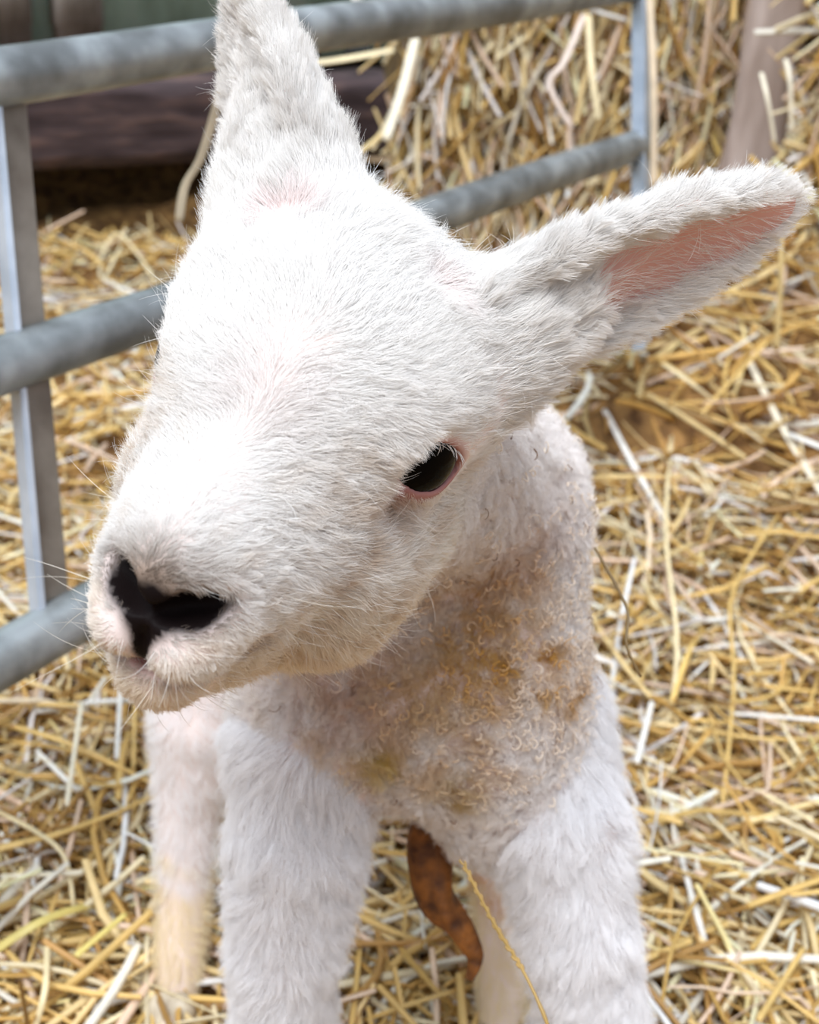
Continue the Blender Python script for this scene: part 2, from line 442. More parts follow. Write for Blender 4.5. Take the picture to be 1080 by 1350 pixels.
col = mix(col, (.93, .78, .76), .6*blob(qlm, (.024, -.012, .046), (.007,)*3))
col = mix(col, (.93, .80, .78), .25*blob(qlm, (0, .040, .012), (.009, .012, .02)))
col = mix(col, (.62, .38, .28), .90*blob(qlm, EYE+f32(.004, .019, -.006), (.009, .010, .007)))  # tan tear hollow, its brown shade tinted into the hair as well
st_ = np.clip(.5+.8*Noise(150, 71)(qlm)[:, 0]*1., 0, 1)  # streak noise for the cheek shading painted into the hair below
col = mix(col, (.50, .33, .18), .85*st_*blob(qlm, EYE+f32(-.002, .026, -.018), (.014, .020, .012)))
col = mix(col, (.62, .47, .32), .55*st_*blob(qlm, EYE+f32(-.006, .030, .006), (.012, .016, .008)))
col = mix(col, (.27, .20, .14), .85*pad_mask(qlm)*(.7+.4*rng.random(len(P))))
col = mix(col, (.86, .73, .54), .55*np.clip((-.040-qlm[:, 2])/.012, 0, 1))  # tan chin and jaw: their shade worked into the hair colour
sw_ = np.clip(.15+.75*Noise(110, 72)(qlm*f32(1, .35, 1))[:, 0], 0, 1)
col = mix(col, (.76, .60, .45), .38*sw_*np.clip((.012-qlm[:, 2])/.02, 0, 1)*np.clip((qlm[:, 0]-.004)/.01, 0, 1))  # muzzle shading laid into the hair colour as brown streaks
nmh = nose_mask(qlm)
col = mix(col, (.17, .12, .085), np.clip(nmh*3.0-.1, 0, 1)*.92)
col = mix(col, (.20, .12, .11), mouth_mask(qlm, .0032)*.8)
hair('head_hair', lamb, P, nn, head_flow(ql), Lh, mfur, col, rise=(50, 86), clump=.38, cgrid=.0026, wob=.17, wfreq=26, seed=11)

# ------------ ears
for key, E in (('earL', EL), ('earR', ER)):
    fm = fl == keys.index(key)
    nf = unit(np.cross(V[Q[:, 2]]-V[Q[:, 0]], V[Q[:, 3]]-V[Q[:, 1]]))
    loc = ear_local(FC, E); s = loc[:, 0]/E['L']; W = ear_W(s, E)
    inner = (nf@E['M'][:, 2]) > .15
    edge = np.clip(np.abs(loc[:, 1])/np.maximum(W, .003), 0, 1.2)
    wv = np.where(inner, np.clip((edge-(.50 if key == 'earL' else -.2))*2.2, .03, 1), 1.)*np.clip(VW, .35, 1)
    wv = np.where(inner & (s < .25), 1, wv)
    P, nn = sample(V, Q, Nn, fm, int(60000*dens), wv)
    lc = ear_local(P, E); s = lc[:, 0]/E['L']; inn = nn@E['M'][:, 2]
    fl_ = E['M'][:, 0][None]*1.0+E['M'][:, 1][None]*(np.sign(lc[:, 1])*.35)[:, None]+E['M'][:, 2][None]*np.where(inn > .15, .15, 0)[:, None]
    L = (.0085+.004*(1-np.clip(s, 0, 1)))*(.7+.6*rng.random(len(P)))*np.where(inn > .15, .85, 1)
    c = np.tile(WHITE, (len(P), 1))
    hair('ear_hair', lamb, P, nn, fl_, L, mfur, c, rise=(35, 75), clump=.5, cgrid=.003, wob=.25, wfreq=50, seed=21)

# ------------ long guard hairs and whiskers
P, nn = sample(V, Q, Nn, hm | is_ear[Q[:, 0]], 1500, np.where(nmf > .3, 0, 1)*np.where(slit_d(qfm) < .003, 0, 1)*VW)
hair('guard_hair', lamb, P, nn, head_flow(w2h(P))*.6+np.array([.1, .1, .4]), .013*(.6+.8*rng.random(len(P))), mfur, np.tile(WHITE, (len(P), 1)), rise=(25, 70), clump=0, wob=.5, wfreq=60, seed=61, rnd=.4, rad=.00005, wavy=2)
wm = hm & (((qfm[:, 1] > .055) & (qfm[:, 2] < -.02)) | (((qfm-f32(.034, .012, .018))**2).sum(1) < .006**2)) & (nmf < .2)
P, nn = sample(V, Q, Nn, wm, 26)
hair('whiskers', lamb, P, nn, head_flow(w2h(P)), .020*(.5+rng.random(len(P))), mfur, np.tile(np.array([.93, .88, .78]), (len(P), 1)), rise=(15, 50), clump=0, wob=.3, seed=62, rnd=.4, rad=.00007, wavy=2)

# ------------ wool on the body
bm_ = fl == keys.index('body')
bw = VW*np.where(FC[:, 1] > .68, .35, 1)
P, nn = sample(V, Q, Nn, bm_, int(190000*dens), bw)
flow = np.tile(np.array([0, .5, -1.]), (len(P), 1))+Noise(25, 5)(P)*.9
def stain(P):
    c = np.tile(np.array([.92, .885, .865]), (len(P), 1))
    n1 = Noise(45, 77)(P)[:, 0]; n2 = Noise(110, 78)(P)[:, 0]
    front = np.clip((.50-P[:, 1])/.05, 0, 1)
    w = np.clip(.45+.35*n1, 0, 1)*blob(P, (.005, .46, .36), (.05, .06, .055)); c = mix(c, (.74, .56, .36), np.clip(w*1.3, 0, .85))
    for (px, py, r, colr, a) in STAINS:
        p0 = aty(px, py, .455); w = np.exp(-(((P-p0)/r)[:, [0, 2]]**2).sum(1))*(P[:, 1] < .56); c = mix(c, colr, np.clip(a*w*(1+.4*n2), 0, 1))
    return c
STAINS = [(625, 885, .018, (.60, .34, .05), 1.1), (690, 790, .006, (.72, .50, .26), .7), (722, 900, .005, (.62, .36, .08), .8), (600, 1062, .005, (.45, .26, .06), .9), (660, 840, .014, (.70, .47, .20), .8), (490, 1000, .010, (.68, .50, .12), .9), (470, 920, .022, (.62, .43, .34), .7),
          (560, 920, .020, (.70, .52, .30), .7), (600, 1050, .010, (.62, .45, .12), .6), (755, 965, .006, (.55, .30, .05), .9), (715, 935, .006, (.6, .36, .1), .8), (685, 760, .020, (.86, .70, .62), .4), (640, 790, .017, (.64, .43, .22), .8)]
Lw = (.0098)*(.6+.7*rng.random(len(P)))
hair('fleece', lamb, P, nn, flow, Lw, mwool, stain(P), rise=(10, 75), clump=.6, cgrid=.0034, wob=.7, wfreq=60, curl=.0013, curl_turns=2.2, K=8 if not DRAFT else 7, rad=.000065, seed=31)

P, nn = sample(V, Q, Nn, bm_ & (FC[:, 1] < .62), 75, VW)
hair('chaff_flecks', lamb, P+nn*.007, nn, np.tile(np.array([0, .2, -1.]), (len(P), 1))+Noise(90, 6)(P), .006*(.4+rng.random(len(P))), mfur, np.tile(np.array([.20, .10, .05]), (len(P), 1)), rise=(60, 110), clump=0, curl=.0010, curl_turns=1.0, K=9, rad=.00022, seed=63)
p0 = aty(715, 900, .46); cwt = np.exp(-(((FC-p0)/.045)[:, [0, 2]]**2).sum(1))*(FC[:, 1] < .56)+.02*(FC[:, 1] < .58)
P, nn = sample(V, Q, Nn, bm_, 520, VW*cwt)
hair('wool_curls', lamb, P+nn*.0065, nn, unit(Noise(200, 8)(P)), .0055*(.6+.8*rng.random(len(P))), mwool, stain(P)*np.array([.95, .86, .74]), rise=(60, 100), clump=0, curl=.0019, curl_turns=1.25, K=12, rad=.00030, seed=64)
# ------------ legs
for key in LEGS:
    lm = fl == keys.index('leg'+key)
    fore = key[0] == 'F'
    P, nn = sample(V, Q, Nn, lm & (FC[:, 2] > .018), int((75000 if fore else 40000)*dens), VW)
    flow = np.tile(np.array([0, .1, -1.]), (len(P), 1))
    c = np.tile(np.array([.945, .93, .935]), (len(P), 1))
    if not fore:
        n1 = Noise(40, 91)(P)[:, 0]
        zt = .100 if key == 'HR' else .30
        c = mix(c, (.86, .72, .42), np.clip((zt-P[:, 2])/.025+.3*n1, 0, 1)*.8)
        if key == 'HL': c = mix(c, (.66, .30, .04), np.clip((P[:, 2]-.098)/.02+.3*n1, 0, 1)*np.clip((.20-P[:, 2])/.03, 0, 1)); c = mix(c, (.93, .91, .9), np.clip((P[:, 2]-.19)/.03, 0, 1))
    L = (.015 if fore else .010)*(.6+.7*rng.random(len(P)))*np.clip((P[:, 2]-.01)/.03, .4, 1)
    hair('leg_hair', lamb, P, nn, flow, L, mfur, c, rise=(30, 80), clump=.42, cgrid=.004, wob=.30, wfreq=22, seed=41)

# ------------ eyes
me_, nt, bs = mat_new('eye_surface')
tc = N(nt, 'ShaderNodeTexCoord'); sx = N(nt, 'ShaderNodeSeparateXYZ'); nt.links.new(tc.outputs['Object'], sx.inputs[0])
# eyeball local +Z looks outward: dark horizontal pupil in a very dark brown iris
rp = N(nt, 'ShaderNodeValToRGB'); rp.color_ramp.elements[0].position = .45; rp.color_ramp.elements[0].color = (.05, .016, .010, 1)
rp.color_ramp.elements[1].position = .62; rp.color_ramp.elements[1].color = (.003, .003, .003, 1)
mr = N(nt, 'ShaderNodeMath', operation='DIVIDE'); nt.links.new(sx.outputs['Z'], mr.inputs[0]); mr.inputs[1].default_value = EYE_R*S_
nt.links.new(mr.outputs[0], rp.inputs[0]); nt.links.new(rp.outputs[0], bs.inputs['Base Color'])
bs.inputs['Roughness'].default_value = .08; bs.inputs['IOR'].default_value = 1.12
for sgn in (1, -1):
    ax = (eye_ax*f32(sgn, 1, 1)) @ HR.T
    u_ = []; nr_, ns_ = 40, 64
    th = np.linspace(0, np.pi, nr_+1)[1:-1]; ph = np.linspace(0, 2*np.pi, ns_, endpoint=False)
    T, Ph = np.meshgrid(th, ph, indexing='ij')
    r = EYE_R*S_*(1+.045*np.exp(-(T/.75)**4))       # cornea bulge
    X = np.stack([r*np.sin(T)*np.cos(Ph), r*np.sin(T)*np.sin(Ph), r*np.cos(T)], -1).reshape(-1, 3)
    X = np.concatenate([X, [[0, 0, EYE_R*S_*1.045], [0, 0, -EYE_R*S_]]])
    idx = lambda i, j: i*ns_+(j % ns_)
    fs = [(idx(i, j), idx(i+1, j), idx(i+1, j+1), idx(i, j+1)) for i in range(nr_-2) for j in range(ns_)]
    n0 = len(X)
    fs = np.array(fs); caps = np.array([(n0-2, idx(0, j), idx(0, j+1), idx(0, j+1)) for j in range(ns_)])
    o = npmesh('eye', X, fs, me_, lamb)
    # close the poles with small fans
    import bmesh
    bmm = bmesh.new(); bmm.from_mesh(o.data); bmm.verts.ensure_lookup_table()
    for j in range(ns_):
        bmm.faces.new([bmm.verts[n0-2], bmm.verts[idx(0, j)], bmm.verts[idx(0, j+1)]]).smooth = True
        bmm.faces.new([bmm.verts[n0-1], bmm.verts[idx(nr_-2, j+1)], bmm.verts[idx(nr_-2, j)]]).smooth = True
    bmm.to_mesh(o.data); bmm.free()
    o.location = h2w(EYE*f32(sgn, 1, 1)); o.rotation_mode = 'QUATERNION'; o.rotation_quaternion = Vector(ax).to_track_quat('Z', 'Y')
    # eyelashes along the upper lid
    nl = 38; tt = np.linspace(-.8, .8, nl)+rng.normal(size=nl)*.02
    hh, R0 = .0103, .0178
    a = tt*R0*.88; bb = np.sqrt(np.maximum(R0**2-a**2, 0))-hh
    oo = np.sqrt(np.maximum((EYE_R+.0012)**2-a*a-bb*bb, 0))
    pl = EYE+a[:, None]*sa+bb[:, None]*sb+oo[:, None]*eye_ax
    nl_ = unit(pl-EYE); dn = -sb*1.0+eye_ax*.3
    pw = h2w(pl*f32(sgn, 1, 1)); nw = (nl_*f32(sgn, 1, 1))@HR.T; fw_ = np.tile((dn*f32(sgn, 1, 1))@HR.T, (nl, 1))
    hair('eyelashes', o, pw, nw, fw_, np.full(nl, .0042)*(.7+.5*rng.random(nl)), mfur, np.tile(WHITE, (nl, 1)), rise=(40, 75), clump=0, rad=.00010, seed=51, rnd=.25)
    lh = o.children[-1]; lh.matrix_parent_inverse = o.matrix_basis.inverted() if hasattr(o, 'matrix_basis') else lh.matrix_parent_inverse
# ================================================================== straw
def sm(t): t = np.clip(t, 0, 1); return t*t*(3-2*t)
_hn = Noise(2.2, 301); _hn2 = Noise(6.5, 302)
def hgt(x, y):
    x = np.asarray(x, float); y = np.asarray(y, float); P = np.stack([x, y, 0*x], -1).reshape(-1, 3)
    b = (.016*_hn(P)[:, 0]+.011*_hn2(P)[:, 0]).reshape(x.shape)
    near = np.clip((np.hypot(x, (y-.5))-.12)/.3, 0, 1)
    return .24*sm((y-.95)/.9)*sm((x+.05)/.40)+b*near*.9
STRAW = np.array([[.82, .57, .20], [.89, .69, .34], [.94, .82, .55], [.97, .92, .80], [.50, .28, .08], [.87, .67, .50], [.68, .42, .12], [.95, .90, .87]])
SPROB = np.array([.20, .19, .17, .09, .12, .09, .09, .05])
def pick_col(n, g, prob=SPROB):
    c = STRAW[g.choice(len(STRAW), n, p=prob/prob.sum())]; return np.clip(c*(1+g.normal(size=(n, 1))*.10), 0, .97)
def tube_mesh(pts, wid, flat, col, up=None, M=5, g=rng):
    """pts (n,K,3) centre lines; wid (n,) widths; flat (n,) thickness ratio -> V, quads, colours"""
    n, K, _ = pts.shape
    d = np.gradient(pts, axis=1); d = unit(d)
    up = unit(g.normal(size=(n, 1, 3))+np.array([0, 0, .6])) if up is None else up
    a = unit(np.cross(d, np.broadcast_to(up, d.shape))); b = np.cross(a, d)
    th = np.arange(M)*2*np.pi/M
    w = (wid/2)[:, None, None, None]*np.ones((1, K, 1, 1)); w = w*np.where(np.isin(np.arange(K), (0, K-1)), .85, 1.)[None, :, None, None]
    ring = pts[:, :, None]+w*(a[:, :, None]*np.cos(th)[None, None, :, None]+b[:, :, None]*(np.sin(th)[None, None, :, None]*flat[:, None, None, None]))
    V_ = ring.reshape(-1, 3); base = (np.arange(n)*K*M)[:, None, None]
    i = np.arange(K-1)[None, :, None]; j = np.arange(M)[None, None, :]; j2 = (j+1) % M
    q = np.stack(np.broadcast_arrays(base+i*M+j, base+i*M+j2, base+(i+1)*M+j2, base+(i+1)*M+j), -1).reshape(-1, 4)
    # end caps as fans of two quads (M == 5 -> one quad + one tri folded into a quad)
    c = np.repeat(col, K*M, 0)
    return V_, q, c
def stalks(n, x, y, g, zoff, Lr=(.03, .16), wr=(.0018, .0048), tilt=12, yaw=None, hfun=hgt, prob=SPROB):
    L = g.uniform(*Lr, n)**1.0; w = g.uniform(*wr, n); ya = g.uniform(0, 2*np.pi, n) if yaw is None else yaw
    el = np.radians(g.normal(0, tilt, n)); K = 5
    s = np.linspace(-.5, .5, K); d = np.stack([np.cos(el)*np.cos(ya), np.cos(el)*np.sin(ya), np.sin(el)], 1)
    side = unit(np.stack([-np.sin(ya), np.cos(ya), 0*ya], 1))
    bend = g.normal(0, .10, n)*L; sag = g.normal(0.0, .05, n)*L; kink = (g.random(n) < .3)*g.normal(0, .35, n)*L
    c = np.stack([x, y, hfun(x, y)+zoff], 1)
    p = c[:, None]+d[:, None]*(s*1.0)[None, :, None]*L[:, None, None]
    p = p+side[:, None]*((4*s*s-.5)[None]*bend[:, None]+np.maximum(s, 0)[None]*kink[:, None])[..., None]
    p[:, :, 2] -= (4*s*s-.5)[None]*sag[:, None]
    return tube_mesh(p, w, g.uniform(.15, .8, n), pick_col(n, g, prob), g=g)
def cat(parts):
    Vs, Qs, Cs = [], [], []; o = 0
    for v, q_, c in parts: Vs.append(v); Qs.append(q_+o); Cs.append(c); o += len(v)
    return np.concatenate(Vs), np.concatenate(Qs), np.concatenate(Cs)

mstraw, nt, bs = mat_new('straw')
at = N(nt, 'ShaderNodeAttribute', attribute_name='tint'); bs.inputs['Roughness'].default_value = .42; bs.inputs['Specular IOR Level'].default_value = .55
tc = N(nt, 'ShaderNodeTexCoord'); nz = N(nt, 'ShaderNodeTexNoise'); nz.inputs['Scale'].default_value = 60; nt.links.new(tc.outputs['Object'], nz.inputs['Vector'])
hs = N(nt, 'ShaderNodeHueSaturation'); mp = N(nt, 'ShaderNodeMapRange'); mp.inputs['To Min'].default_value = .70; mp.inputs['To Max'].default_value = 1.2
nt.links.new(nz.outputs['Fac'], mp.inputs['Value']); nt.links.new(mp.outputs[0], hs.inputs['Value']); nt.links.new(at.outputs['Color'], hs.inputs['Color']); nt.links.new(hs.outputs[0], bs.inputs['Base Color'])
tl = N(nt, 'ShaderNodeBsdfTranslucent'); nt.links.new(hs.outputs[0], tl.inputs['Color']); mx = N(nt, 'ShaderNodeMixShader'); mx.inputs[0].default_value = .22
nt.links.new(bs.outputs[0], mx.inputs[1]); nt.links.new(tl.outputs[0], mx.inputs[2]); nt.links.new(mx.outputs[0], nt.nodes['Material Output'].inputs['Surface'])

def noise_mat(name, c1, c2, scale=8, rough=.8, metal=0, bump=.3, dist=.002, c3=None, stretch=None):
    m_, nt, bs = mat_new(name)
    tc = N(nt, 'ShaderNodeTexCoord'); nz = N(nt, 'ShaderNodeTexNoise'); nz.inputs['Scale'].default_value = scale; nz.inputs['Detail'].default_value = 6
    src = tc.outputs['Object']
    if stretch:
        mp = N(nt, 'ShaderNodeMapping'); mp.inputs['Scale'].default_value = stretch; nt.links.new(src, mp.inputs[0]); src = mp.outputs[0]
    nt.links.new(src, nz.inputs['Vector'])
    rp = N(nt, 'ShaderNodeValToRGB'); rp.color_ramp.elements[0].position = .35; rp.color_ramp.elements[0].color = (*c1, 1)
    rp.color_ramp.elements[1].position = .68; rp.color_ramp.elements[1].color = (*c2, 1)
    if c3: e = rp.color_ramp.elements.new(.52); e.color = (*c3, 1)
    nt.links.new(nz.outputs['Fac'], rp.inputs[0]); nt.links.new(rp.outputs[0], bs.inputs['Base Color'])
    bs.inputs['Roughness'].default_value = rough; bs.inputs['Metallic'].default_value = metal
    bp = N(nt, 'ShaderNodeBump'); bp.inputs['Strength'].default_value = bump; bp.inputs['Distance'].default_value = dist
    nt.links.new(nz.outputs['Fac'], bp.inputs['Height']); nt.links.new(bp.outputs[0], bs.inputs['Normal'])
    return m_

PB0 = atz(50, 224, .175); PB1 = atz(450, 207, .175); BD = unit((PB1-PB0)*[1, 1, 0]); BN = np.array([BD[1], -BD[0], 0])
# ---- floor: trodden bedding under the loose straw
gx, gy = np.meshgrid(np.linspace(-2.2, 2.4, 180), np.linspace(-.6, 3.6, 160), indexing='ij')
gz = hgt(gx, gy)-.012+.004*Noise(14, 9)(np.stack([gx, gy, 0*gx], -1).reshape(-1, 3))[:, 0].reshape(gx.shape)
Vg = np.stack([gx, gy, gz], -1).reshape(-1, 3); ii, jj = np.meshgrid(np.arange(179), np.arange(159), indexing='ij'); b0 = (ii*160+jj).ravel()
mfl = noise_mat('trodden_bedding', (.11, .05, .015), (.40, .22, .07), 45, .9, 0, .8, .004, stretch=(1, 1, 1))
tag(npmesh('floor', Vg, np.stack([b0, b0+160, b0+161, b0+1], 1), mfl), kind='structure')

g = np.random.default_rng(99)
def scatter(n, x0, x1, y0, y1, p=1.0):
    x = g.uniform(x0, x1, n); y = y0+(y1-y0)*g.random(n)**p; return x, y
parts = []
def add(n, box, zo, p=1., **k):
    x, y = scatter(n, *box, p); kk = ((x-PB0[0])*BN[0]+(y-PB0[1])*BN[1] > -.03) & (np.hypot(x-.09, y-.46) > .0); x, y = x[kk], y[kk]; n = len(x); parts.append(stalks(n, x, y, g, g.uniform(*zo, n), **k))
q_ = 1.0
add(int(9000*q_), (-1.0, .95, .30, 1.35), (-.012, .010), Lr=(.02, .10), wr=(.0022, .0060), tilt=18, prob=np.array([.2, .12, .06, .02, .3, .05, .25, .0]))
add(int(7500*q_), (-1.0, 1.0, .30, 1.35), (-.004, .024), Lr=(.03, .15), wr=(.0024, .0065), tilt=16)
add(int(3000*q_), (-1.0, 1.0, .30, 1.35), (.010, .034), Lr=(.06, .20), wr=(.0030, .0075), tilt=12)
add(int(7000*q_), (-1.0, 1.0, .30, 1.35), (.000, .022), Lr=(.006, .035), wr=(.0015, .0045), tilt=25)
add(int(9000*q_), (-1.5, 1.6, 1.3, 2.9), (-.006, .035), Lr=(.04, .20), wr=(.004, .0095), tilt=18)
Vs, Qs, Cs = cat(parts)
# keep straw out of the lamb's legs: drop stalks whose centre lies inside a leg
bed = npmesh('straw_bedding', Vs, Qs, mstraw, col=Cs)
tag(bed, 'deep golden straw bedding covering the pen floor', 'straw bedding', kind='stuff')

# ---- single straws lying on top: pixel track of each -> points on the bedding
def on_bed(px, py, lift):
    z = 0.
    for _ in range(12): p = atz(px, py, z); z = z*.4+.6*(float(hgt(p[0], p[1]))+lift)
    return atz(px, py, z)
def curve_pts(P, K=14):
    P = np.asarray(P, float)
    if len(P) == 2: P = np.stack([P[0], (P[0]+P[1])/2, P[1]])
    t = np.linspace(0, len(P)-1, K); out = []
    for v in t:
        i = min(int(v), len(P)-2); f = v-i
        p0, p1, p2, p3 = P[max(i-1, 0)], P[i], P[i+1], P[min(i+2, len(P)-1)]
        out.append(.5*((2*p1)+(-p0+p2)*f+(2*p0-5*p1+4*p2-p3)*f*f+(-p0+3*p1-3*p2+p3)*f**3))
    return np.array(out)
def one_straw(name, P, w_mm, col, flat, label, cat='straw', group='single straws on the bedding', nodes=False):
    p = curve_pts(P)[None]; v, qd, c = tube_mesh(p, np.array([w_mm/1000.]), np.array([flat]), np.array([col]), up=np.array([[[0, -.5, .85]]]), M=10, g=g)
    K = 14; M = 10
    # swell slightly at the joints of the stem
    if nodes:
        v = v.reshape(K, M, 3); cen = v.mean(1, keepdims=True); v[[4, 9]] = cen[[4, 9]]+(v[[4, 9]]-cen[[4, 9]])*1.35; v = v.reshape(-1, 3)
    n0 = len(v); v = np.concatenate([v, p[0, :1], p[0, -1:]]); c = np.concatenate([c, c[:2]])
    caps = [(n0, (j+1) % M, j, j) for j in range(M)]
    o = npmesh(name, v, qd, mstraw, col=c)
    import bmesh
    bm_ = bmesh.new(); bm_.from_mesh(o.data); bm_.verts.ensure_lookup_table()
    for j in range(M):
        bm_.faces.new([bm_.verts[n0], bm_.verts[(j+1) % M], bm_.verts[j]]); bm_.faces.new([bm_.verts[n0+1], bm_.verts[(K-1)*M+j], bm_.verts[(K-1)*M+(j+1) % M]])
    bm_.to_mesh(o.data); bm_.free()
    tag(o, label, cat, group); return o
GOLD = (.80, .56, .20); PALE = (.93, .80, .50); CREAM = (.95, .88, .70); WHT = (.95, .93, .88); OCH = (.70, .46, .14); YEL = (.86, .72, .24)
TR = [
 ([(797, 540), (835, 612), (880, 690)], 7.5, WHT, .35, .03, 'flattened white straw slanting down beside the lamb\'s neck on the right'),
 ([(886, 575), (878, 700), (893, 850), (880, 960)], 4.5, PALE, .7, .05, 'long upright wavy pale straw right of the lamb\'s shoulder'),
 ([(1026, 680), (966, 782), (968, 900), (950, 1090)], 3.8, GOLD, .8, .05, 'long golden straw kinked near its top, right of the lamb'),
 ([(860, 925), (840, 1005)], 5.5, WHT, .5, .04, 'short bright white straw piece touching the lamb\'s right-hand outline'),
 ([(985, 470), (1030, 560), (1090, 660)], 9.0, CREAM, .35, .03, 'broad cream straw slanting down to the right edge'),
 ([(1040, 572), (1090, 592)], 8.0, WHT, .35, .04, 'short broad white straw at the right edge below the ear'),
 ([(862, 472), (905, 500), (965, 548)], 6.5, PALE, .4, .03, 'pale yellow straw slanting down under the outstretched ear'),
 ([(1012, 450), (925, 545)], 5.0, GOLD, .6, .04, 'yellow straw crossing another under the outstretched ear'),
 ([(-20, 948), (90, 980), (205, 1036)], 4.5, GOLD, .6, .035, 'long golden straw running in from the left edge to the hind leg'),
 ([(108, 925), (88, 1062)], 4.0, CREAM, .6, .045, 'straight cream straw standing across the long golden one at left'),
 ([(48, 990), (102, 1042)], 4.0, WHT, .6, .03, 'short white straw lying under the upright cream one at left'),
 ([(-20, 1262), (60, 1212), (140, 1188)], 6.0, YEL, .25, .025, 'broad yellow straw blade curving in from the left edge'),
 ([(-20, 1062), (45, 1095), (85, 1130), (97, 1195)], 3.2, PALE, .7, .03, 'thin pale straw bent like a hook at the left edge'),
 ([(160, 890), (154, 1000)], 4.0, WHT, .5, .04, 'upright white straw just below the lamb\'s chin'),
 ([(178, 930), (176, 1012)], 3.5, GOLD, .7, .03, 'short golden straw beside the white one under the chin'),
 ([(888, 1088), (912, 1180), (936, 1262)], 4.5, WHT, .5, .03, 'whitish straw slanting down right of the front leg'),
 ([(995, 1040), (1072, 1082)], 5.0, PALE, .5, .03, 'short fat pale straw near the right edge, low down'),
 ([(166, 1205), (100, 1260)], 4.2, YEL, .4, .03, 'short split yellow straw beside the stained hind leg'),
 ([(840, 1066), (900, 1085)], 5.5, GOLD, .5, .03, 'short thick golden straw touching the front leg on the right'),
 ([(1080, 975), (985, 972), (890, 955)], 3.5, GOLD, .7, .035, 'golden straw lying level at the right edge'),
 ([(960, 940), (1090, 950)], 4.0, WHT, .5, .04, 'pale straw lying level just above the golden one at right'),
 ([(520, 1240), (570, 1300), (600, 1330)], 4.0, OCH, .7, .03, 'ochre straw slanting down between the front legs'),
 ([(480, 1345), (560, 1318), (690, 1280)], 3.2, GOLD, .7, .03, 'golden straw lying across between the front legs'),
 ([(62, 1230), (60, 1300), (45, 1360)], 4.2, PALE, .6, .03, 'pale straw running off the bottom left corner'),
 ([(0, 1156), (110, 1150)], 3.6, CREAM, .6, .03, 'thin cream straw lying level at the left edge'),
 ([(940, 1150), (890, 1240), (870, 1345)], 2.6, OCH, .8, .05, 'thin ochre stem leaning beside the right front leg'),
 ([(1060, 1250), (1000, 1345)], 4.0, GOLD, .6, .03, 'golden straw slanting off the bottom right corner'),
 ([(130, 345), (152, 308), (178, 330), (205, 372)], 5.0, PALE, .6, .05, 'bent straw arching up in the dark gap behind the gate'),
]
for pts_, w_, c_, fl_, lift, lb in TR:
    one_straw('straw', [on_bed(px, py, lift+.012 if 0 < k < len(pts_)-1 or len(pts_) < 3 else lift*.45+.008) for k, (px, py) in enumerate(pts_)], w_, c_, fl_, lb)
# stems standing or hanging free
one_straw('grass_stem', [atd(612, 1140, .52), atd(650, 1215, .515), (atd(690, 1280, .51)), atd(722, 1350, .50), atd(742, 1420, .50)*f32(1, 1, 1)], 1.3, (.50, .32, .09), .9,
          'thin seed stem leaning across the gap between the front legs', 'grass stem', 'single straws on the bedding', nodes=True)
stem_ = bpy.data.objects['grass_stem']
sp_ = curve_pts([atd(612, 1140, .52), atd(650, 1215, .515), atd(690, 1280, .51)], 22); sv_, sq_ = [], []
for k in range(22):                                     # small seed husks set alternately up the stem
    d_ = unit(sp_[min(k+1, 21)]-sp_[max(k-1, 0)]); s_ = unit(np.cross(d_, FWD))*(1 if k % 2 else -1)
    a_ = sp_[k]; b_ = a_+d_*-.0035*0+(-d_)*.0026*-1*-1+s_*.0008
    sv_.append(np.linspace(a_, b_, 4)+np.array([0, .35, .25, 0])[:, None]*s_*.0010)
hv_, hq_, hc_ = tube_mesh(np.array(sv_), np.full(22, .0010), np.full(22, .8), np.tile(np.array([.55, .36, .12]), (22, 1)), up=np.tile(-FWD, (22, 1, 1)), M=6, g=g)
npmesh('seed_husks', hv_, hq_, mstraw, stem_, col=hc_)
one_straw('straw', [atd(855, -30, 1.33), atd(862, 110, 1.34), atd(862, 250, 1.37)], 8, (.90, .76, .56), .5, 'thick dry straw hanging in front of the gate\'s end upright', group='straws caught on the gate')
one_straw('straw', [atd(300, 88, .96), atd(268, 200, .965), atd(244, 245, .97), atd(236, 292, .97)], 7.0, (.78, .66, .46), .5, 'bent straw dangling from the top rail before the dark beam beside the upright ear', group='straws caught on the gate')
one_straw('straw', [atd(1028, 250, 1.30), atd(1030, 350, 1.32), atd(1024, 462, 1.36)], 6.0, (.88, .70, .34), .6, 'yellow straw hanging past the tip of the outstretched ear', group='straws on the bales')
one_straw('straw', [atd(784, 722, .55), atd(826, 800, .545), atd(826, 850, .54), atd(845, 892, .545)], 1.3, (.32, .22, .10), .9, 'thin dark stem stuck to the wool on the lamb\'s flank', 'grass stem', 'single straws on the bedding')

# ================================================================== gate hurdle
mgal = noise_mat('galvanised_steel', (.13, .14, .14), (.36, .39, .40), 26, .40, .40, .25, .0006, c3=(.23, .25, .255))
gate = link('gate', None); A0 = atd(0, 485, .78); B0 = atd(850, 187, 1.45); DV = B0-A0
gate.location = (0, 0, 0)
tag(gate, 'grey galvanised tube gate leaning behind the lamb', 'gate')
def tube(name, pts, r, mat, parent, M=28):
    pts = np.asarray(pts, float); d = unit(np.gradient(pts, axis=0)); a = unit(np.cross(d, [0, 0, 1.])); b = np.cross(a, d)
    th = np.arange(M)*2*np.pi/M
    v = (pts[:, None]+r*(a[:, None]*np.cos(th)[None, :, None]+b[:, None]*np.sin(th)[None, :, None])).reshape(-1, 3); K = len(pts)
    qd = [(i*M+j, i*M+(j+1) % M, (i+1)*M+(j+1) % M, (i+1)*M+j) for i in range(K-1) for j in range(M)]
    return npmesh(name, v, np.array(qd), mat, parent)
rl = [atd(0, 99, .78), A0, atd(0, 868, .78)]
RR = .0175
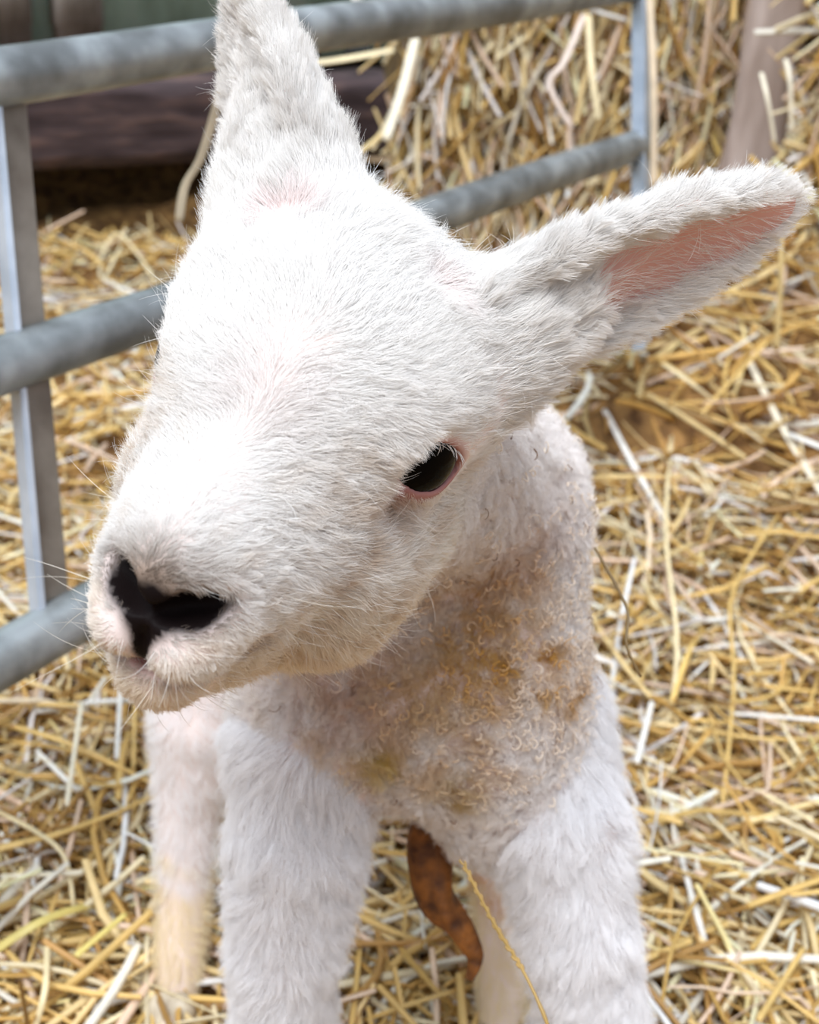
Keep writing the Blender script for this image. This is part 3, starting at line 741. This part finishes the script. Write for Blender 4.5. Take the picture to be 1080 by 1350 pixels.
for P0 in rl:
    ts = np.linspace(-.35, 1.0, 20); wob_ = (.0012*np.sin(ts*9+P0[2]*20))[:, None]*np.array([0, 0, 1.])
    tube('rail', P0+ts[:, None]*DV+wob_, RR, mgal, gate)
def bar(name, a, b, wdir, w, ddir, dth, mat, parent, flange=0.):
    a, b = np.asarray(a, float), np.asarray(b, float); wdir = unit(np.asarray(wdir, float)); ddir = unit(np.asarray(ddir, float))
    prof = [(-.5*w, 0), (.5*w, 0), (.5*w, dth), (-.5*w+dth, dth), (-.5*w+dth, flange), (-.5*w, flange)] if flange else [(-.5*w, 0), (.5*w, 0), (.5*w, dth), (-.5*w, dth)]
    import bmesh
    bm_ = bmesh.new(); r0 = [bm_.verts.new(a+wdir*x+ddir*y) for x, y in prof]; r1 = [bm_.verts.new(b+wdir*x+ddir*y) for x, y in prof]
    n = len(prof)
    for i in range(n): bm_.faces.new([r0[i], r0[(i+1) % n], r1[(i+1) % n], r1[i]])
    bm_.faces.new(r0); bm_.faces.new(r1[::-1]); bmesh.ops.recalc_face_normals(bm_, faces=bm_.faces)
    bmesh.ops.bevel(bm_, geom=bm_.edges[:], offset=.0008, segments=2, affect='EDGES')
    me = bpy.data.meshes.new(name); bm_.to_mesh(me); bm_.free(); me.materials.append(mat); return link(name, me, parent)
du_ = unit(DV); pl = unit(rl[0]-rl[2]); pn = unit(np.cross(du_, pl)); pn = pn if pn@FWD < 0 else -pn    # towards the camera
mpost = noise_mat('dull_steel', (.15, .125, .10), (.30, .27, .23), 22, .5, .3, .2, .0005); mlit_edge = noise_mat('bright_lit_zinc', (.50, .58, .68), (.68, .76, .86), 30, .35, .4, .2, .0005)  # edge zinc: light on the flange face put into the colour
def gp(t, v): return A0+DV*t+(rl[0]-rl[2])*v*.5-pn*.004
for (t0, t1) in ((.03, .065),):
    bar('upright', rl[0]+DV*.010-pn*.008, rl[2]+DV*.052-pn*.008, du_, .026, pn, .004, mpost, gate)
    bar('lit_edge_strip', rl[0]+DV*.010-pn*.008-du_*.0145, rl[2]+DV*.052-pn*.008-du_*.0145, du_, .005, pn, .012, mlit_edge, gate)  # thin strip added so the flange's lit face shows bright
bar('upright', rl[0]+DV*.985+pl*.03, rl[2]+DV*.985-pl*.05, du_, .042, pn, .005, noise_mat('bright_lit_zinc', (.42, .50, .60), (.60, .68, .78), 30, .35, .6, .2, .0005), gate, flange=.016)

# ================================================================== behind the gate: beam, bales, wall
mbeam = noise_mat('dark_timber', (.035, .020, .022), (.14, .085, .075), 9, .75, 0, .6, .006, c3=(.070, .045, .048), stretch=(1, 1, 5))
def slab(name, c, sx, sy, sz, mat, parent=None, seg=(24, 3, 6), rough=.004, seed=5, dirx=BD, wav=0, wf=0):
    """rounded weathered block: length along dirx, depth along its horizontal normal, height z; c = centre of its base"""
    n3 = np.array([-dirx[1], dirx[0], 0]); import bmesh
    bm_ = bmesh.new(); bmesh.ops.create_grid(bm_, x_segments=1, y_segments=1, size=.5); bm_.free()
    bm_ = bmesh.new(); bmesh.ops.create_cube(bm_, size=1)
    bmesh.ops.bevel(bm_, geom=bm_.edges[:], offset=.04, segments=2, affect='EDGES')
    bmesh.ops.subdivide_edges(bm_, edges=[e for e in bm_.edges if abs((e.verts[0].co-e.verts[1].co).x) > .5], cuts=seg[0], use_grid_fill=True)
    bmesh.ops.subdivide_edges(bm_, edges=[e for e in bm_.edges if abs((e.verts[0].co-e.verts[1].co).z) > .5], cuts=seg[2], use_grid_fill=True)
    co = np.array([v.co[:] for v in bm_.verts]); co = co*[1, 1, 1]
    Pw = np.asarray(c)+co[:, :1]*sx*dirx+co[:, 1:2]*sy*n3+(co[:, 2:3]+.5)*sz*np.array([0, 0, 1.])
    Pw = Pw+Noise(6, seed)(Pw)*rough
    for v, p in zip(bm_.verts, Pw): v.co = p
    for f_ in bm_.faces: f_.smooth = True
    me = bpy.data.meshes.new(name); bm_.to_mesh(me); bm_.free(); me.materials.append(mat); return link(name, me, parent)
bc = (PB0+PB1)/2-BN*.07
beam = slab('timber_beam', [bc[0]-BD[0]*.2, bc[1]-BD[1]*.2, .175], 2.6, .14, .15, mbeam, rough=.003)
tag(beam, 'thick dark brown timber beam running behind the gate', 'beam')
for k, s_ in enumerate((-2.0, .75)):
    bp_ = bc+BD*s_-BN*.03
    slab('support_block', [bp_[0], bp_[1], -.02], .16, .10, .195, mbeam, beam, seg=(3, 2, 3), seed=8+k)
# wall: painted corrugated sheets
wn = 260; xs = np.linspace(-2.2, 2.2, wn); wy = bc-BN*.16
def wall_strip(name, x0, x1, z0, z1, amp, per, mat, off=0.):
    n_ = max(8, int((x1-x0)/per*14)) if amp else 2; xs = np.linspace(x0, x1, n_)
    pr = amp*np.sin(xs/per*2*np.pi) if amp else 0*xs
    b_ = wy[None]+BD*xs[:, None]+BN*(pr[:, None]+off); lo_ = b_.copy(); lo_[:, 2] = z0; hi_ = b_.copy(); hi_[:, 2] = z1
    bk = b_-BN*.03; lo2 = bk.copy(); lo2[:, 2] = z0; hi2 = bk.copy(); hi2[:, 2] = z1
    v = np.concatenate([lo_, hi_, lo2, hi2]); i = np.arange(n_-1)
    qd = np.concatenate([np.stack([i, i+1, n_+i+1, n_+i], 1), np.stack([2*n_+i+1, 2*n_+i, 3*n_+i, 3*n_+i+1], 1), np.stack([n_+i, n_+i+1, 3*n_+i+1, 3*n_+i], 1), np.stack([i+1, i, 2*n_+i, 2*n_+i+1], 1), [[0, n_, 3*n_, 2*n_], [n_-1, 3*n_-1, 4*n_-1, 2*n_-1]]])
    return npmesh(name, v, qd, mat, smooth=False)
mgreen = noise_mat('faded_green_sheet', (.38, .58, .50), (.74, .95, .90), 9, .6, 0, .3, .004, c3=(.60, .88, .80), stretch=(1.6, 1.6, .5))
tag(wall_strip('wall_back', -2.4, 2.6, .33, 1.5, .004, .12, mgreen), kind='structure')
mshade = noise_mat('shade_box_black', (.012, .012, .012), (.05, .055, .05), 5, .9, 0, .3, .004)  # near-black colour stands in for the shade under the beam
tag(wall_strip('shade_box_back', -2.4, 2.6, -.06, .35, 0, .2, mshade, off=-.85), kind='structure')  # back of a closed box added behind the beam to keep the gap dark
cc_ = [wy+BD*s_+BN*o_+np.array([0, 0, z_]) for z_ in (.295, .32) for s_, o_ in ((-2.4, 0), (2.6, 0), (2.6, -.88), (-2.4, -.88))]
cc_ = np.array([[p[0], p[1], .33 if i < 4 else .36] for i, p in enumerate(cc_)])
tag(npmesh('shade_box_lid', cc_, np.array([(0, 1, 2, 3), (7, 6, 5, 4), (0, 4, 5, 1), (1, 5, 6, 2), (2, 6, 7, 3), (3, 7, 4, 0)]), mshade, smooth=False), kind='structure')  # added lid of that box, keeps daylight out of the gap
for s_, nm_ in ((-2.4, 'shade_box_left'), (2.6, 'shade_box_right')):  # added box ends, close the dark gap at the sides
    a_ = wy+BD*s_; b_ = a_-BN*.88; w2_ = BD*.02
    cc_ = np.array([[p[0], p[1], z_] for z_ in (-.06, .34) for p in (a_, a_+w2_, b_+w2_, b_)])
    tag(npmesh(nm_, cc_, np.array([(0, 1, 2, 3), (7, 6, 5, 4), (0, 4, 5, 1), (1, 5, 6, 2), (2, 6, 7, 3), (3, 7, 4, 0)]), mshade, smooth=False), kind='structure')
mgrey = noise_mat('grey_weathered_wood', (.13, .11, .09), (.40, .36, .32), 7, .85, 0, .5, .004, stretch=(4, 4, .6))
for k, (px, w_, lb) in enumerate(((4, .07, 'grey weathered post at the far left against the green wall'), (92, .085, 'grey brown weathered post between green panels, second from the left'))):
    d_ = ray(px, 30)[:2]; # where that sight line meets the wall
    n2 = BN[:2]; t_ = ((wy[:2]-CAM[:2])@n2)/(d_@n2); hit = CAM[:2]+d_*t_
    o = slab('wall_post', [hit[0]+BN[0]*.05, hit[1]+BN[1]*.05, .355], w_, .05, 1.1, mgrey, seg=(3, 2, 14), seed=18+k)
    tag(o, lb, 'post')

mbale = noise_mat('packed_straw', (.10, .055, .02), (.42, .27, .10), 40, .9, 0, .8, .006, stretch=(1, 1, .35))
def bale(c, dirx, sx, sy, z0, sz, n, label, hang=.75, seed=3, wr=(.005, .0115), Lr=(.07, .26), grp='straw bales behind the gate'):
    g2 = np.random.default_rng(seed); root = link('straw_bale', None); root.location = (float(c[0]), float(c[1]), z0)
    dirx = unit(np.asarray(dirx, float)); nf = np.array([dirx[1], -dirx[0], 0])       # front normal, towards the camera
    o = slab('packed_core', [c[0], c[1], z0], sx, sy, sz, mbale, None, seg=(18, 4, 10), rough=.02, seed=seed, dirx=dirx); o.parent = root; o.matrix_parent_inverse = __import__('mathutils').Matrix.Translation((-float(c[0]), -float(c[1]), -z0))
    u = g2.uniform(-.5, .5, n)*sx; w = g2.random(n); top = g2.random(n) < .12
    P = np.asarray([c[0], c[1], 0])+dirx*u[:, None]+nf*(sy/2+g2.uniform(-.015, .035, n))[:, None]; P[:, 2] = z0+w*sz
    P[top] -= nf*(g2.random(top.sum())*sy)[:, None]; P[top, 2] = z0+sz+g2.uniform(-.01, .03, top.sum())
    L = g2.uniform(*Lr, n); K = 5; s = np.linspace(-.5, .5, K)
    ang = g2.normal(0, .38, n)+np.where(g2.random(n) < 1-hang, g2.uniform(-1.5, 1.5, n), 0)
    d = dirx*np.sin(ang)[:, None]+np.array([0, 0, -1.])*np.cos(ang)[:, None]+nf*g2.normal(.10, .16, n)[:, None]; d = unit(d)
    p = P[:, None]+d[:, None]*s[None, :, None]*L[:, None, None]+nf*((.5-4*s*s)[None]*(g2.normal(.0, .05, n)*L)[:, None])[..., None]+dirx*((4*s*s)[None]*(g2.normal(0, .07, n)*L)[:, None])[..., None]
    v, qd, cc = tube_mesh(p, g2.uniform(*wr, n), g2.uniform(.2, .7, n), pick_col(n, g2, np.array([.18, .2, .22, .10, .07, .16, .05, .08])), g=g2)
    o = npmesh('loose_straw', v-np.array([c[0], c[1], z0]), qd, mstraw, root, col=cc); o['kind'] = 'stuff'
    tag(root, label, 'straw bale', grp); return root
bale((.21, 2.20), (1, .12, 0), .56, .34, .10, .85, 2600, 'straw bale with long stalks hanging down, seen between the two upper rails', seed=61, hang=.85)
bale((.91, 1.92), (1, -.22, 0), .74, .45, .08, .95, 4200, 'loose straw bale right of the gate\'s end upright', seed=62, hang=.5)
# pale weathered post in front of the right bale
pp = atd(1006, 120, 1.87)
o = slab('pale_post', [pp[0], pp[1], -.02], .085, .06, 1.05, noise_mat('pale_limewashed_wood', (.42, .33, .29), (.70, .60, .56), 9, .8, 0, .4, .003, stretch=(3, 3, .6)), seg=(3, 2, 12), dirx=np.array([1., 0, 0]), seed=71)
tag(o, 'pale limewashed post half hidden in straw at top right', 'post')
one_straw('straw', [atd(1004, 96, 1.45), atd(1012, 130, 1.44), atd(1022, 190, 1.46)], 6, CREAM, .4, 'short white straw hanging before the pale post, its left one', group='straws on the bales')
one_straw('straw', [atd(1036, 78, 1.45), atd(1042, 110, 1.44), atd(1044, 175, 1.46)], 6, CREAM, .4, 'short white straw hanging before the pale post, its right one', group='straws on the bales')
one_straw('straw', [atd(548, 50, 1.75), atd(530, 120, 1.73), atd(508, 185, 1.72)], 14, CREAM, .3, 'broad cream straw slanting down at the bale\'s left end', group='straws on the bales')
one_straw('straw', [atd(378, 86, 1.75), atd(440, 80, 1.75), atd(520, 66, 1.75)], 12, PALE, .3, 'long pale straw lying level under the top rail beside the upright ear', group='straws on the bales')
one_straw('straw', [atd(770, 20, 1.62), atd(745, 80, 1.6), atd(725, 112, 1.6), atd(755, 170, 1.6)], 9, (.86, .72, .62), .4, 'bent pinkish straw at the bale\'s right end below the top rail', group='straws on the bales')
one_straw('straw', [atd(776, 20, 1.62), atd(780, 90, 1.6), atd(790, 160, 1.6)], 9, PALE, .4, 'straight pale straw hanging left of the gate\'s end upright', group='straws on the bales')
# ================================================================== hooves
mhoof = noise_mat('hoof_horn', (.40, .33, .24), (.68, .60, .46), 60, .5, 0, .2, .0005)
for key in LEGS:
    ft = np.asarray(LEGS[key][0][-1], float); bx, by = float(ft[0]), float(ft[1])
    def hs_(P, bx=bx, by=by):
        p = P-f32(bx, by, 0); p[..., 0] = np.abs(p[..., 0])
        d = cone(p, f32(.0075, -.012, .006), f32(.0055, .004, .022), .0085, .0095)
        d = smin(d, cone(p, f32(.007, .008, .008), f32(.0055, .006, .022), .0085, .009), .006)
        return np.maximum(d, .002-P[..., 2]*1.0)
    hv, hq = surface(hs_, (bx-.03, by-.035, -.004), (bx+.03, by+.03, .04), .0012)
    npmesh('hoof', hv, hq, mhoof, lamb)
# navel cord, dried and stained amber
mcord = noise_mat('dried_cord', (.07, .02, .003), (.30, .10, .012), 110, .7, 0, 1.0, .003)
cp = curve_pts([atd(575, 1040, .66), atd(566, 1110, .655), atd(578, 1185, .650), atd(606, 1225, .648), atd(627, 1260, .647), atd(620, 1290, .648)], 26)
cr = np.interp(np.linspace(0, 1, 26), [0, .35, .6, .8, 1], [.013, .010, .0065, .0040, .0022])
dd = unit(np.gradient(cp, axis=0)); aa = unit(np.cross(dd, FWD)); bb_ = np.cross(aa, dd); th = np.arange(16)*2*np.pi/16
rr_ = cr[:, None]*(1+.18*np.sin(3*th[None]+np.arange(26)[:, None]*.5))
cv_ = (cp[:, None]+rr_[..., None]*(aa[:, None]*np.cos(th)[None, :, None]+bb_[:, None]*np.sin(th)[None, :, None])).reshape(-1, 3)
co_ = npmesh('navel_cord', cv_, np.array([(i*16+j, i*16+(j+1) % 16, (i+1)*16+(j+1) % 16, (i+1)*16+j) for i in range(25) for j in range(16)]), mcord, lamb)
co_['label'] = 'dried amber brown navel cord'

# ================================================================== light, camera
def lamp_sun(el, az, e, col, ang):
    l = bpy.data.lights.new('daylight', 'SUN'); l.energy = e; l.angle = math.radians(ang); l.color = col
    o = link('daylight', l); d = Vector((math.cos(math.radians(el))*math.sin(math.radians(az)), math.cos(math.radians(el))*math.cos(math.radians(az)), math.sin(math.radians(el))))
    o.rotation_mode = 'QUATERNION'; o.rotation_quaternion = d.to_track_quat('Z', 'Y'); o.location = (0, 1, 3)
lamp_sun(*SUN)
w = bpy.data.worlds.new('barn_daylight'); SC.world = w; w.use_nodes = True; wt = w.node_tree; bg = wt.nodes['Background']
tcw = N(wt, 'ShaderNodeTexCoord'); sxw = N(wt, 'ShaderNodeSeparateXYZ'); wt.links.new(tcw.outputs['Generated'], sxw.inputs[0])
rw = N(wt, 'ShaderNodeValToRGB'); mw = N(wt, 'ShaderNodeMapRange'); mw.inputs['From Min'].default_value = -1; wt.links.new(sxw.outputs['Z'], mw.inputs['Value']); wt.links.new(mw.outputs[0], rw.inputs[0])
els = rw.color_ramp.elements; els[0].position = .5; els[0].color = (.34, .25, .16, 1); els[1].position = 1.; els[1].color = (.95, 1.1, 1.3, 1)
e_ = els.new(.62); e_.color = (.62, .64, .70, 1); e_ = els.new(.8); e_.color = (.74, .80, .92, 1)
wt.links.new(rw.outputs[0], bg.inputs[0]); bg.inputs[1].default_value = WORLD_S
from mathutils import Matrix
cd = bpy.data.cameras.new('camera'); co = link('camera', cd); SC.camera = co
Mx = Matrix.Identity(4)
for i in range(3):
    Mx[i][0] = RT[i]; Mx[i][1] = UP[i]; Mx[i][2] = -FWD[i]; Mx[i][3] = CAM[i]
co.matrix_world = Mx; cd.sensor_fit = 'VERTICAL'; cd.sensor_height = 36; cd.lens = F/1350*36; cd.clip_start = .02; cd.clip_end = 50
cd.dof.use_dof = True; cd.dof.focus_distance = .40; cd.dof.aperture_fstop = cd.lens/APERT_MM
SC.view_settings.view_transform = 'Standard'; SC.view_settings.look = 'None'; SC.view_settings.gamma = 1; SC.view_settings.use_curve_mapping = False
SC.view_settings.exposure = EXPO
SC.cycles.max_bounces = 8; SC.cycles.diffuse_bounces = 5; SC.cycles.glossy_bounces = 3; SC.cycles.transmission_bounces = 4; SC.cycles.transparent_max_bounces = 4
SC.cycles.caustics_reflective = False; SC.cycles.caustics_refractive = False; SC.cycles.use_denoising = True; SC.cycles.sample_clamp_indirect = 6
